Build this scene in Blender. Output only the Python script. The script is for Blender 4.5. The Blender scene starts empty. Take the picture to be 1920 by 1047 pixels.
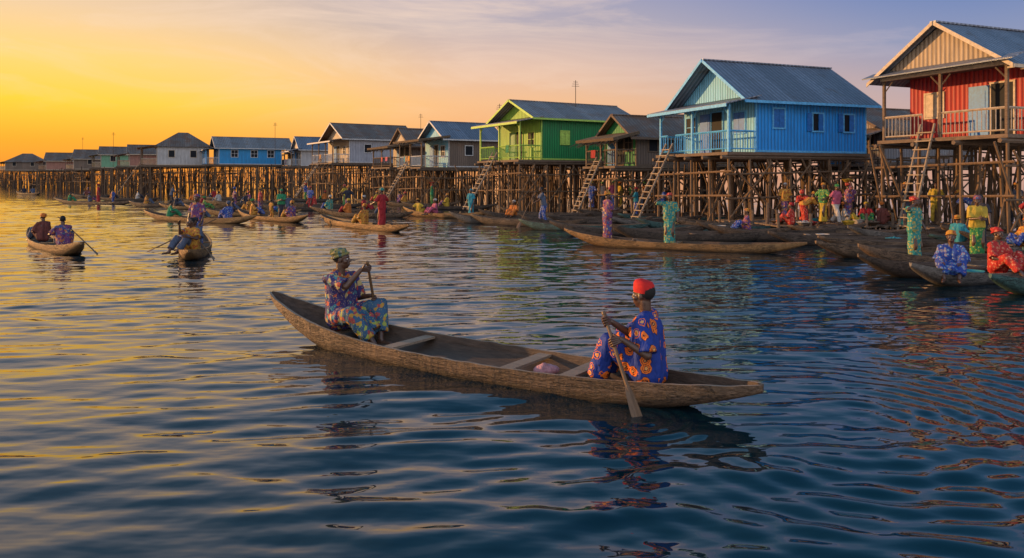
import bpy, math, random
import numpy as np
from mathutils import Vector, Matrix, noise
random.seed(7); rng=np.random.RandomState(5)
sc=bpy.context.scene
sc.view_settings.view_transform='Standard'
try: sc.view_settings.look='None'
except Exception: pass
sc.view_settings.exposure=0
V=Vector
SUN_AZ=-74.0; SUN_EL=9.0

# ------------------------------------------------------------------ materials
def newmat(name):
    m=bpy.data.materials.new(name); m.use_nodes=True
    nt=m.node_tree; b=nt.nodes['Principled BSDF']
    return m,nt,b
def N(nt,t,**k):
    n=nt.nodes.new(t)
    for a,b in k.items(): setattr(n,a,b)
    return n
def ramp(nt,fac,stops,interp='LINEAR'):
    r=N(nt,'ShaderNodeValToRGB'); r.color_ramp.interpolation=interp
    e=r.color_ramp.elements
    while len(e)<len(stops): e.new(0.5)
    for i,(p,c) in enumerate(stops):
        e[i].position=p; e[i].color=(c[0],c[1],c[2],1)
    nt.links.new(fac,r.inputs[0]); return r.outputs[0]
def mixc(nt,f,a,b,mode='MIX'):
    m=N(nt,'ShaderNodeMix',data_type='RGBA',blend_type=mode)
    for s,v in ((m.inputs[0],f),(m.inputs[6],a),(m.inputs[7],b)):
        if hasattr(v,'links') or hasattr(v,'is_output'): nt.links.new(v,s)
        elif isinstance(v,(int,float)): s.default_value=v
        else: s.default_value=(v[0],v[1],v[2],1)
    return m.outputs[2]
def mth(nt,op,a,b=None,clamp=False):
    m=N(nt,'ShaderNodeMath',operation=op); m.use_clamp=clamp
    for i,v in enumerate((a,b)):
        if v is None: continue
        if isinstance(v,(int,float)): m.inputs[i].default_value=v
        else: nt.links.new(v,m.inputs[i])
    return m.outputs[0]
def mapped(nt,scale,coord='Object'):
    tc=N(nt,'ShaderNodeTexCoord'); mp=N(nt,'ShaderNodeMapping')
    mp.inputs['Scale'].default_value=scale
    nt.links.new(tc.outputs[coord],mp.inputs[0]); return mp.outputs[0]
def noiz(nt,vec,scale,detail=4,rough=.55):
    n=N(nt,'ShaderNodeTexNoise'); n.inputs['Scale'].default_value=scale
    n.inputs['Detail'].default_value=detail; n.inputs['Roughness'].default_value=rough
    nt.links.new(vec,n.inputs['Vector']); return n.outputs['Fac']
def bump(nt,b,h,dist,strength=1.0):
    n=N(nt,'ShaderNodeBump'); n.inputs['Distance'].default_value=dist; n.inputs['Strength'].default_value=strength
    nt.links.new(h,n.inputs['Height']); nt.links.new(n.outputs[0],b.inputs['Normal'])
def sc3(c,k): return (c[0]*k,c[1]*k,c[2]*k)

def wood(name,c,stretch=(1,1,1),scale=6,rough=.8,contrast=.55,bd=.01,cracks=0):
    m,nt,b=newmat(name)
    v=mapped(nt,stretch); f=noiz(nt,v,scale,6,.65)
    v2=mapped(nt,(1,1,1)); f2=noiz(nt,v2,1.6,4)
    col=ramp(nt,f,[(.25,sc3(c,1-contrast)),(.5,c),(.75,sc3(c,1+contrast))])
    col=mixc(nt,mth(nt,'MULTIPLY',f2,.8),col,sc3((c[0],c[1]*.95,c[2]*.9),.4))
    h=f
    if cracks:
        ck=noiz(nt,mapped(nt,(.6,6,6)),3.2,4,.65); ckf=mth(nt,'LESS_THAN',mth(nt,'ABSOLUTE',mth(nt,'SUBTRACT',ck,.5)),.022)
        f3=noiz(nt,v2,1.4,2); ckf=mth(nt,'MULTIPLY',ckf,mth(nt,'GREATER_THAN',f3,.43))
        col=mixc(nt,mth(nt,'MULTIPLY',ckf,.85),col,sc3(c,.10)); h=mth(nt,'SUBTRACT',f,mth(nt,'MULTIPLY',ckf,.8))
        ad=noiz(nt,mapped(nt,(7,1.2,2)),1.6,3,.6); h=mth(nt,'ADD',h,mth(nt,'MULTIPLY',ad,.8))
        col=mixc(nt,mth(nt,'MULTIPLY',mth(nt,'SUBTRACT',.56,ad),2.0,True),col,sc3(c,.45))
        bl=noiz(nt,mapped(nt,(1,3,3)),2.7,5,.7); col=mixc(nt,mth(nt,'MULTIPLY',mth(nt,'SUBTRACT',bl,.56),3.0,True),col,(c[0]*1.5+.03,c[1]*1.55+.03,c[2]*1.7+.03))
        s=N(nt,'ShaderNodeSeparateXYZ'); tc=N(nt,'ShaderNodeTexCoord'); nt.links.new(tc.outputs['Object'],s.inputs[0])
        wz=N(nt,'ShaderNodeMapRange'); nt.links.new(mth(nt,'ADD',s.outputs[2],mth(nt,'MULTIPLY',f2,.06)),wz.inputs[0]); wz.inputs[1].default_value=.12; wz.inputs[2].default_value=.05
        col=mixc(nt,mth(nt,'MULTIPLY',wz.outputs[0],.8),col,sc3(c,.18))
    nt.links.new(col,b.inputs['Base Color']); b.inputs['Roughness'].default_value=rough
    bump(nt,b,h,bd,.9); return m
def siding(name,c,period=.19,axis='xy',rough=.55,metal=0,rust=0.0,rc=(.20,.10,.05),depth=.025,grime=0.0):
    m,nt,b=newmat(name)
    tc=N(nt,'ShaderNodeTexCoord'); s=N(nt,'ShaderNodeSeparateXYZ'); nt.links.new(tc.outputs['Object'],s.inputs[0])
    a=mth(nt,'ADD',s.outputs[0],s.outputs[1]) if axis=='xy' else s.outputs[0]
    w=mth(nt,'SINE',mth(nt,'MULTIPLY',a,2*math.pi/period))
    w=mth(nt,'POWER',mth(nt,'ADD',mth(nt,'MULTIPLY',w,.5),.5),.5 if axis=='xy' else 1.0)
    st=mapped(nt,(3,3,.5)); f=noiz(nt,st,1.6,6,.65)
    f2=noiz(nt,mapped(nt,(1,1,1)),1.1,5,.7)
    col=ramp(nt,f,[(.3,sc3(c,.68)),(.55,c),(.8,sc3(c,1.12))])
    col=mixc(nt,mth(nt,'MULTIPLY',mth(nt,'SUBTRACT',1,w),.6),col,sc3(c,.3))
    if grime:
        g=noiz(nt,mapped(nt,(5,5,.8)),1.2,6,.7); col=mixc(nt,mth(nt,'MULTIPLY',mth(nt,'SUBTRACT',g,.52),grime*5,True),col,(.10,.08,.06))
    if rust>0:
        rf=mth(nt,'MULTIPLY',mth(nt,'SUBTRACT',f2,.62-rust*.25),6,True)
        col=mixc(nt,rf,col,rc)
        fl=mth(nt,'FLOOR',mth(nt,'MULTIPLY',s.outputs[0],1/.95)); wn=N(nt,'ShaderNodeTexWhiteNoise',noise_dimensions='1D')
        nt.links.new(fl,wn.inputs['W']); col=mixc(nt,mth(nt,'MULTIPLY',wn.outputs[0],.5),col,sc3(c,.35))
    nt.links.new(col,b.inputs['Base Color']); b.inputs['Roughness'].default_value=rough; b.inputs['Metallic'].default_value=metal
    bump(nt,b,w,depth,1); return m
def plain(name,c,rough=.6,metal=0,var=.25,scale=8,folds=0):
    m,nt,b=newmat(name)
    f=noiz(nt,mapped(nt,(1,1,1)),scale,4)
    nt.links.new(ramp(nt,f,[(.3,sc3(c,1-var)),(.7,sc3(c,1+var))]),b.inputs['Base Color'])
    b.inputs['Roughness'].default_value=rough; b.inputs['Metallic'].default_value=metal
    if folds: bump(nt,b,noiz(nt,mapped(nt,(1,1,.35)),12,3),.05,.9)
    return m
def ankara(name,base,c2,c3,c4,scale=11,rings=True):
    m,nt,b=newmat(name)
    vec=mapped(nt,(1,1,1))
    vo=N(nt,'ShaderNodeTexVoronoi'); vo.inputs['Scale'].default_value=scale; nt.links.new(vec,vo.inputs['Vector'])
    vo.inputs['Randomness'].default_value=.8
    s=N(nt,'ShaderNodeSeparateColor'); nt.links.new(vo.outputs['Color'],s.inputs[0])
    if rings:
        n2=noiz(nt,vec,scale*4,2); d=mth(nt,'ADD',vo.outputs['Distance'],mth(nt,'MULTIPLY',mth(nt,'SUBTRACT',n2,.5),.3))
        a=ramp(nt,d,[(0,c4),(.12,c3),(.18,c2),(.27,c3),(.31,c2),(.43,c3),(.48,base)],'CONSTANT')
        a2=ramp(nt,d,[(0,c2),(.16,c4),(.24,base),(.34,c2),(.40,base)],'CONSTANT')
        f=mth(nt,'GREATER_THAN',s.outputs[0],.5)
        col=mixc(nt,f,a,a2)
    else:
        col=ramp(nt,s.outputs[0],[(0,base),(.3,c2),(.45,base),(.58,c3),(.7,base),(.9,c4)],'CONSTANT')
        vo2=N(nt,'ShaderNodeTexVoronoi'); vo2.inputs['Scale'].default_value=scale*2.3; nt.links.new(vec,vo2.inputs['Vector'])
        col=mixc(nt,mth(nt,'LESS_THAN',vo2.outputs['Distance'],.22),col,c4)
    nt.links.new(col,b.inputs['Base Color']); b.inputs['Roughness'].default_value=.75
    f=noiz(nt,mapped(nt,(1,1,.35)),12,3); bump(nt,b,f,.06,1)
    return m

M={}
M['skin']=plain('skin_dark',(.088,.040,.021),.38,0,.2,20)
M['skin'].node_tree.nodes['Principled BSDF'].inputs['Specular IOR Level'].default_value=.6
M['hair']=plain('hair_black',(.008,.007,.006),.8)
M['eye']=plain('eye_white',(.5,.47,.42),.3,0,.02)
M['pupil']=plain('eye_iris',(.01,.006,.004),.2)
M['redcap']=plain('felt_red',(.55,.010,.007),.8,0,.15,60)
M['c_man']=ankara('print_blue_orange',(.006,.035,.25),(.82,.17,.012),(.02,.008,.015),(.80,.36,.10),9.5)
M['c_wom']=ankara('print_purple_multi',(.04,.028,.13),(.46,.06,.035),(.05,.22,.26),(.55,.40,.15),22,False)
M['c_wrap']=ankara('print_wrapper_green',(.03,.09,.17),(.44,.22,.03),(.34,.05,.05),(.32,.36,.06),22,False)
M['c_scarf']=ankara('print_scarf',(.24,.21,.06),(.06,.13,.12),(.36,.27,.16),(.03,.04,.03),44,False)
CL=[ankara('print_a',(.02,.22,.20),(.46,.38,.06),(.02,.08,.10),(.5,.4,.15),14),
 ankara('print_b',(.015,.05,.27),(.07,.24,.46),(.45,.16,.03),(.5,.5,.5),14),
 ankara('print_c',(.42,.015,.012),(.6,.15,.07),(.2,.01,.01),(.7,.4,.3),16),
 ankara('print_d',(.50,.24,.025),(.5,.08,.015),(.15,.08,.02),(.7,.5,.15),14),
 ankara('print_e',(.13,.03,.13),(.45,.12,.04),(.04,.08,.22),(.5,.32,.15),16,False),
 ankara('print_f',(.015,.18,.05),(.32,.36,.04),(.02,.08,.02),(.4,.4,.15),14),
 plain('cloth_white',(.42,.38,.34),.8,0,.25,6,1), plain('cloth_orange',(.52,.15,.02),.8,0,.25,6,1),
 plain('cloth_red',(.30,.012,.016),.8,0,.25,6,1), plain('cloth_yellow',(.48,.32,.03),.8,0,.25,6,1),
 plain('cloth_greyblue',(.07,.09,.14),.8,0,.25,6,1), plain('cloth_green',(.02,.20,.08),.8,0,.25,6,1),
 plain('cloth_pink',(.40,.08,.14),.8,0,.25,6,1), plain('cloth_teal',(.02,.22,.28),.8,0,.25,6,1),
 plain('cloth_dark',(.02,.02,.032),.8,0,.25,6,1),
 plain('cloth_brownred',(.14,.035,.025),.8,0,.3,6,1)]
M['hero']=wood('canoe_wood_worn',(.20,.122,.068),(1.2,9,9),5,.6,.75,.035,1)
M['boat']=wood('canoe_wood',(.215,.135,.078),(1.2,9,9),5,.62,.7,.02,1)
M['boat2']=wood('canoe_wood_gold',(.38,.21,.08),(1.2,9,9),4,.6,.55,.012,1)
M['boat3']=wood('canoe_wood_dark',(.115,.08,.056),(1.2,9,9),4,.7,.6,.012,1)
M['boat4']=wood('canoe_wood_teal',(.06,.14,.13),(1.2,7,7),5,.65,.75,.01,1)
M['boat5']=wood('canoe_wood_grey',(.20,.175,.15),(1.2,7,7),5,.65,.7,.01,1)
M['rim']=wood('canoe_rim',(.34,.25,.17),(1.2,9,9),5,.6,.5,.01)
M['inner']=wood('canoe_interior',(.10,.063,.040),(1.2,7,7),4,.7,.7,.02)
M['paddle']=wood('paddle_wood',(.20,.11,.05),(8,8,1),6,.5)
M['pole']=wood('pole_wood',(.20,.12,.063),(6,6,.8),3,.85)
M['pole_d']=wood('pole_wood_dark',(.085,.052,.032),(6,6,.8),3,.9,.75)
M['plank']=wood('plank_wood',(.19,.13,.085),(2,2,6),3,.85)
M['thatch']=wood('thatch_straw',(.16,.11,.065),(9,9,2),4,.95,.8,.05)
M['glass']=plain('pane_and_doorway_dark',(.012,.014,.018),.6)  # dark window panes, also the panel painted as doorway shade
M['glass'].node_tree.nodes['Principled BSDF'].inputs['Specular IOR Level'].default_value=.15
M['roof']=siding('roof_zinc',(.24,.28,.35),.24,'x',.45,.3,.2,(.15,.10,.07),.035)
M['roofrust']=siding('roof_rusty',(.24,.20,.17),.24,'x',.6,.2,.8,(.17,.09,.05),.035)
M['rooflt']=siding('roof_lightzinc',(.32,.31,.31),.24,'x',.5,.25,.5,(.2,.13,.09),.035)

# ------------------------------------------------------------------ mesh helper
class MB:
    def __init__(s): s.v=[]; s.f=[]
    def add(s,vs,fs):
        o=len(s.v); s.v+= [tuple(p) for p in vs]; s.f+=[tuple(i+o for i in f) for f in fs]
    def box(s,a,b):
        x0,y0,z0=a; x1,y1,z1=b
        s.add([(x0,y0,z0),(x1,y0,z0),(x1,y1,z0),(x0,y1,z0),(x0,y0,z1),(x1,y0,z1),(x1,y1,z1),(x0,y1,z1)],
              [(3,2,1,0),(4,5,6,7),(0,1,5,4),(1,2,6,5),(2,3,7,6),(3,0,4,7)])
    def pole(s,a,b,r,r2=None,n=6):
        a=V(a); b=V(b); r2=r if r2 is None else r2
        d=(b-a).normalized(); u=d.cross(V((0,0,1)) if abs(d.z)<.9 else V((1,0,0))).normalized(); w=d.cross(u)
        vs=[]
        for p,rr in ((a,r),(b,r2)):
            for i in range(n):
                t=2*math.pi*i/n; vs.append(p+u*math.cos(t)*rr+w*math.sin(t)*rr)
        fs=[(i,(i+1)%n,n+(i+1)%n,n+i) for i in range(n)]+[tuple(range(n-1,-1,-1)),tuple(range(n,2*n))]
        s.add(vs,fs)
    def slab(s,pts,t):
        pts=[V(p) for p in pts]; n=(pts[1]-pts[0]).cross(pts[2]-pts[0]).normalized()
        k=len(pts); lo=[p-n*t for p in pts]
        s.add(pts+lo,[tuple(range(k)),tuple(range(2*k-1,k-1,-1))]+[(i,i+k,(i+1)%k+k,(i+1)%k) for i in range(k)])
    def mesh(s,name,mat=None,smooth=False):
        me=bpy.data.meshes.new(name); me.from_pydata(s.v,[],s.f); me.update()
        if mat: me.materials.append(mat)
        if smooth: me.polygons.foreach_set('use_smooth',[True]*len(me.polygons))
        return me
def obj(name,me,loc=(0,0,0),yaw=0,parent=None,scale=1):
    o=bpy.data.objects.new(name,me); sc.collection.objects.link(o)
    o.location=loc; o.rotation_euler=(0,0,math.radians(yaw)); o.scale=(scale,)*3
    if parent: o.parent=parent
    return o

# ------------------------------------------------------------------ water
def build_water():
    ys=np.concatenate([np.linspace(-12,2.4,20,endpoint=False),2.4*np.exp(np.linspace(0,math.log(80/2.4),900)),80*np.exp(np.linspace(.02,math.log(70),60))])
    nx=960; t=np.linspace(-1,1,nx)
    hw=7.5+1.0*np.maximum(ys,0)
    X=t[None,:]*hw[:,None]; Y=np.repeat(ys[:,None],nx,1)
    dy=np.gradient(ys); dx=2*hw/nx
    sp=np.maximum(dx,dy*.7)
    Z=np.zeros_like(X)
    mod=.80+.28*np.sin(X*.35+1.3*np.sin(Y*.21))*np.sin(Y*.42+1.7*np.sin(X*.17))
    for i in range(76):
        lam=.16*math.exp(rng.rand()**.95*math.log(2.2/.16))
        th=math.radians(98+rng.randn()*20)
        k=2*math.pi/lam; sl=.0155*(1.6 if .24<lam<.55 else .72)
        A=sl/k; ph=rng.rand()*6.28
        fade=np.clip((lam/sp-3)/3,0,1)[:,None]
        warp=.55*lam*np.sin(X*.8/lam**.5+ph*3)*.5+.3*lam*np.sin(Y*.6/lam**.5+ph)
        Z+=A*fade*np.sin(k*(X*math.cos(th)+Y*math.sin(th)+warp)+ph)
    Z=Z*mod
    for (cx,cy,a,lam,r0,w) in ((2.9,6.6,.0068,.26,1.7,1.5),(1.15,6.85,.0055,.15,.28,.45),(4.2,7.0,.006,.32,2.4,1.7)):
        r=np.hypot(X-cx,(Y-cy)); Z+=a*np.sin(2*math.pi*r/lam)*np.exp(-((r-r0)/w)**2)*np.clip(((X-cx)*.8-(Y-cy)*.6)/r.clip(.1)+.75,0,1)
    co=np.stack([X,Y,Z],-1).reshape(-1,3).astype(np.float32)
    ny=len(ys); idx=np.arange(ny*nx).reshape(ny,nx)
    q=np.stack([idx[:-1,:-1],idx[:-1,1:],idx[1:,1:],idx[1:,:-1]],-1).reshape(-1,4)
    me=bpy.data.meshes.new('water'); me.vertices.add(len(co)); me.vertices.foreach_set('co',co.ravel())
    me.loops.add(q.size); me.loops.foreach_set('vertex_index',q.ravel().astype(np.int32))
    me.polygons.add(len(q)); me.polygons.foreach_set('loop_start',np.arange(0,q.size,4,dtype=np.int32))
    try: me.polygons.foreach_set('loop_total',np.full(len(q),4,dtype=np.int32))
    except Exception: pass
    me.polygons.foreach_set('use_smooth',np.ones(len(q),dtype=bool)); me.update(calc_edges=True)
    m,nt,b=newmat('lake_water')
    b.inputs['Base Color'].default_value=(.001,.015,.024,1); b.inputs['Roughness'].default_value=.03; b.inputs['IOR'].default_value=1.45
    b.inputs['Specular IOR Level'].default_value=.85
    v=mapped(nt,(1,2.2,1)); f=noiz(nt,v,2.2,2,.5); f2=noiz(nt,mapped(nt,(1,1.8,1)),.6,2,.5)
    h=mth(nt,'ADD',mth(nt,'MULTIPLY',f,.35),f2)
    bump(nt,b,h,.07,.38)
    me.materials.append(m); obj('water',me)
build_water()

# ------------------------------------------------------------------ canoes
def canoe_mesh(name,L,W,rim,bow,stern,thw=(),nx=44,seed=0,mat='boat'):
    mb=MB(); n=9; st=[]
    for i in range(nx+1):
        s=-1+2*i/nx; a=abs(s)
        w=W/2*max(0,(1-a**2.1))**.8+.03+.02*(a<.99)
        tip=(bow if s<0 else stern)
        zr=rim+(tip-rim)*a**2.6+.012*noise.noise(V((i*.4,seed,0)))
        zk=-.12+(tip-.02+.06)*max(0,(a-.5)/.5)**1.7
        zf=max(.05,zk+.05) if a<.985 else zr-.01
        zf=min(zf,zr-.005)
        zk=min(zk,zr-.06)
        ring=[]
        for j in range(n):
            th=math.pi*(j/(n-1)-.5); sx=math.sin(th); cz=math.cos(th)
            y=w*math.copysign(abs(sx)**.6,sx); z=zr-(zr-zk)*cz**.8
            y+=.014*noise.noise(V((i*.35,j*.7,seed+3)))
            ring.append((s*L/2,y,z))
        for j in range(n):
            th=math.pi*(.5-j/(n-1)); sx=math.sin(th); cz=math.cos(th)
            y=max(.005,w-.036)*math.copysign(abs(sx)**.5,sx); z=zr-(zr-zf)*cz**.6
            ring.append((s*L/2,y,z))
        st.append(ring)
    m=2*n; vs=[p for r in st for p in r]; fs=[]; mi=[]
    for i in range(nx):
        for j in range(m):
            fs.append((i*m+j,i*m+(j+1)%m,(i+1)*m+(j+1)%m,(i+1)*m+j)); mi.append(1 if n<=j<2*n-1 else (2 if j in (n-1,2*n-1) else 0))
    fs.append(tuple(range(m))); fs.append(tuple(range((nx+1)*m-1,nx*m-1,-1))); mi+=[0,0]
    mb.add(vs,fs)
    for tx in thw:
        a=abs(tx/(L/2)); w=W/2*(1-a**2.1)**.8+.0
        mb.box((tx-.08,-w,rim-.05),(tx+.08,w,rim-.022))
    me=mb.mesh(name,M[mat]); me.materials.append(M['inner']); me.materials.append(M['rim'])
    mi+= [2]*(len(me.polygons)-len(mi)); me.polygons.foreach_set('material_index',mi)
    me.polygons.foreach_set('use_smooth',[i<nx*m for i,p in enumerate(me.polygons)])
    me.set_sharp_from_angle(angle=math.radians(40))
    return me
hero=canoe_mesh('hero_canoe',6.95,.90,.205,.58,.33,(-.855,.885,1.565,-2.05,2.3),90,1,'hero')
o=obj('dugout_canoe',hero,(-.585,8.75,0),-34.5)
CM=[canoe_mesh('canoe_a',7.2,.85,.22,.52,.45,(-1.8,0,1.6),seed=2),canoe_mesh('canoe_b',6.2,.8,.23,.42,.36,(-1.2,1.3),seed=3),canoe_mesh('canoe_c',8.0,.9,.23,.55,.38,(-2,0,2),seed=4)]
LINES=[]
def canoe(k,x0,y0,x1,y1,mat):
    base=CM[k]; Lm=(7.2,6.2,8.0)[k]; d=math.hypot(x1-x0,y1-y0); LINES.append((x0,y0,x1,y1))
    o=obj('dugout_canoe',base,((x0+x1)/2,(y0+y1)/2,random.uniform(-.02,.02)),math.degrees(math.atan2(y1-y0,x1-x0)))
    o.scale=(d/Lm,1,random.uniform(.95,1.15))
    o.material_slots[0].link='OBJECT'; o.material_slots[0].material=M[mat]
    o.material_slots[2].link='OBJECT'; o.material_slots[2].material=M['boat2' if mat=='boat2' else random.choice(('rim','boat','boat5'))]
for c in [(0,-16.9,26.2,-12.0,20.8,'boat2'),(1,-10.5,25.2,-8.4,19.4,'boat2'),(0,-19.7,40,-12.2,35.6,'boat2'),(2,-21.5,49,-13.5,45.5,'boat2'),
 (2,-40.5,66,-31.4,62,'boat'),(1,-69,104,-62.5,99,'boat3'),(0,-15.4,42,-9.9,36.2,'boat2'),(1,-9.4,36.8,-4.1,29.7,'boat2'),
 (0,-6.4,44,-1.2,40,'boat2'),(1,-2.0,36.5,3.4,33,'boat3'),(2,1.75,25,8.5,21.5,'boat2'),(1,-41,74,-34,72,'boat3'),(0,-18,52,-11,50.5,'boat3'),(0,-31,68,-24,66,'boat'),
 (1,-13,48,-7.5,46.5,'boat'),(1,.3,32.5,5.6,30.4,'boat4'),(0,-8,54,-1,52,'boat3'),(1,-24,60,-18,58.5,'boat3'),(1,-52,88,-46,86,'boat3'),
 (0,-18.5,44.5,-12,42.5,'boat2'),(1,-11,43.5,-5.5,41.5,'boat'),(1,-17,57,-11,56,'boat3'),(0,-10.5,60,-4,58,'boat'),(1,-26,63,-20,62,'boat2'),(1,-34,80,-28,78,'boat'),(1,-22,71,-16,70,'boat3'),
 (1,-25.5,54,-20,52.5,'boat2'),(1,-30,58.5,-24.5,57,'boat'),(1,-13.5,64,-8,63,'boat2')]: canoe(*c)
cl=[(2.8,42.5,7),(7.2,41.5,7.5),(11.5,40,7),(3.5,38,6.5),(8.8,37.6,7),(13.2,37.2,7),(5.4,35.6,7.5),(10.6,34.6,6.5),(3.4,34.0,6),(7.9,33.0,7.2),(4.6,29.0,6.3),
 (8.6,30.8,7),(7.0,27.6,6.8),(10.3,28.6,6.5),(13.9,28.4,6.5),(10.4,26.2,6.8),(15.0,26.0,7),(12.0,24.8,7),(16.9,24.4,6.5),(12.9,23.4,6.8),(17.2,22.6,6.8),(11.4,21.2,6.2),(14.6,21.9,7),(15.8,20.4,7),
 (12.2,19.6,6.4),(15.9,18.9,6.5),(11.4,18.7,5.8),(6.4,26.2,6.0),(9.9,32.0,6),(1.2,39.6,6),(-.4,36.8,5.5),(18.6,27.4,6),(16.7,17.3,6)]
for i,(x,y,L) in enumerate(cl):
    a=math.radians(random.uniform(-13,9) if y>22 else random.uniform(-2,16))
    dx,dy=math.cos(a)*L/2,math.sin(a)*L/2
    canoe(random.randrange(3),x-dx,y-dy,x+dx,y+dy,['boat','boat3','boat5','boat3','boat4','boat','boat3'][i%7])
for c in [(0,7.95,14.9,13.6,17.6,'boat5'),(1,8.9,13.9,14.4,15.9,'boat4'),(2,7.6,16.4,13.6,18.0,'boat3')]: canoe(*c)
def snap(x,y,lim=2.2):   # put a figure on the centreline of the closest hull
    best=None
    for x0,y0,x1,y1 in LINES:
        dx,dy=x1-x0,y1-y0; t=max(.2,min(.8,((x-x0)*dx+(y-y0)*dy)/(dx*dx+dy*dy))); px,py=x0+dx*t,y0+dy*t
        d=math.hypot(px-x,py-y)
        if best is None or d<best[0]: best=(d,px,py)
    return (best[1],best[2]) if best[0]<lim else (x,y)

# ------------------------------------------------------------------ houses
def mat_wall(name,c,**k): return siding(name,c,**k)
WALL={'red':mat_wall('wall_red',(.42,.012,.008),grime=.3),'redg':mat_wall('gable_boards',(.40,.30,.20),grime=.4),'blue':mat_wall('wall_blue',(.008,.31,.86),grime=.12),'blueg':mat_wall('wall_paleblue',(.20,.56,.78),grime=.2),
 'green':mat_wall('wall_green',(.007,.22,.055),grime=.2),'greeng':mat_wall('wall_palegreen',(.26,.50,.06),grime=.2),'grey':mat_wall('wall_grey',(.40,.41,.45),grime=.4),
 'white':mat_wall('wall_white',(.52,.50,.48),grime=.4),'lblue':mat_wall('wall_skyblue',(.02,.30,.64),grime=.3),'pgreen':mat_wall('wall_mint',(.18,.42,.24),grime=.4),
 'brown':mat_wall('wall_board',(.20,.14,.10),rust=.3),'cream':mat_wall('wall_cream',(.48,.38,.27),grime=.5),'pink':mat_wall('wall_salmon',(.42,.19,.13),grime=.5),'tin':mat_wall('wall_tin',(.22,.23,.25),rust=.5)}
TR={'blue':plain('trim_blue',(.10,.40,.70),.6),'bluedk':plain('trim_darkblue',(.01,.14,.45),.5),'cream':plain('trim_cream',(.46,.36,.25),.6),'yg':plain('trim_lime',(.34,.52,.08),.6),
 'white':plain('trim_white',(.50,.49,.47),.6),'wood':M['plank'],'dbl':plain('door_blue',(.012,.18,.45),.5),'dgreen':plain('trim_green',(.02,.2,.06),.5)}
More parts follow.
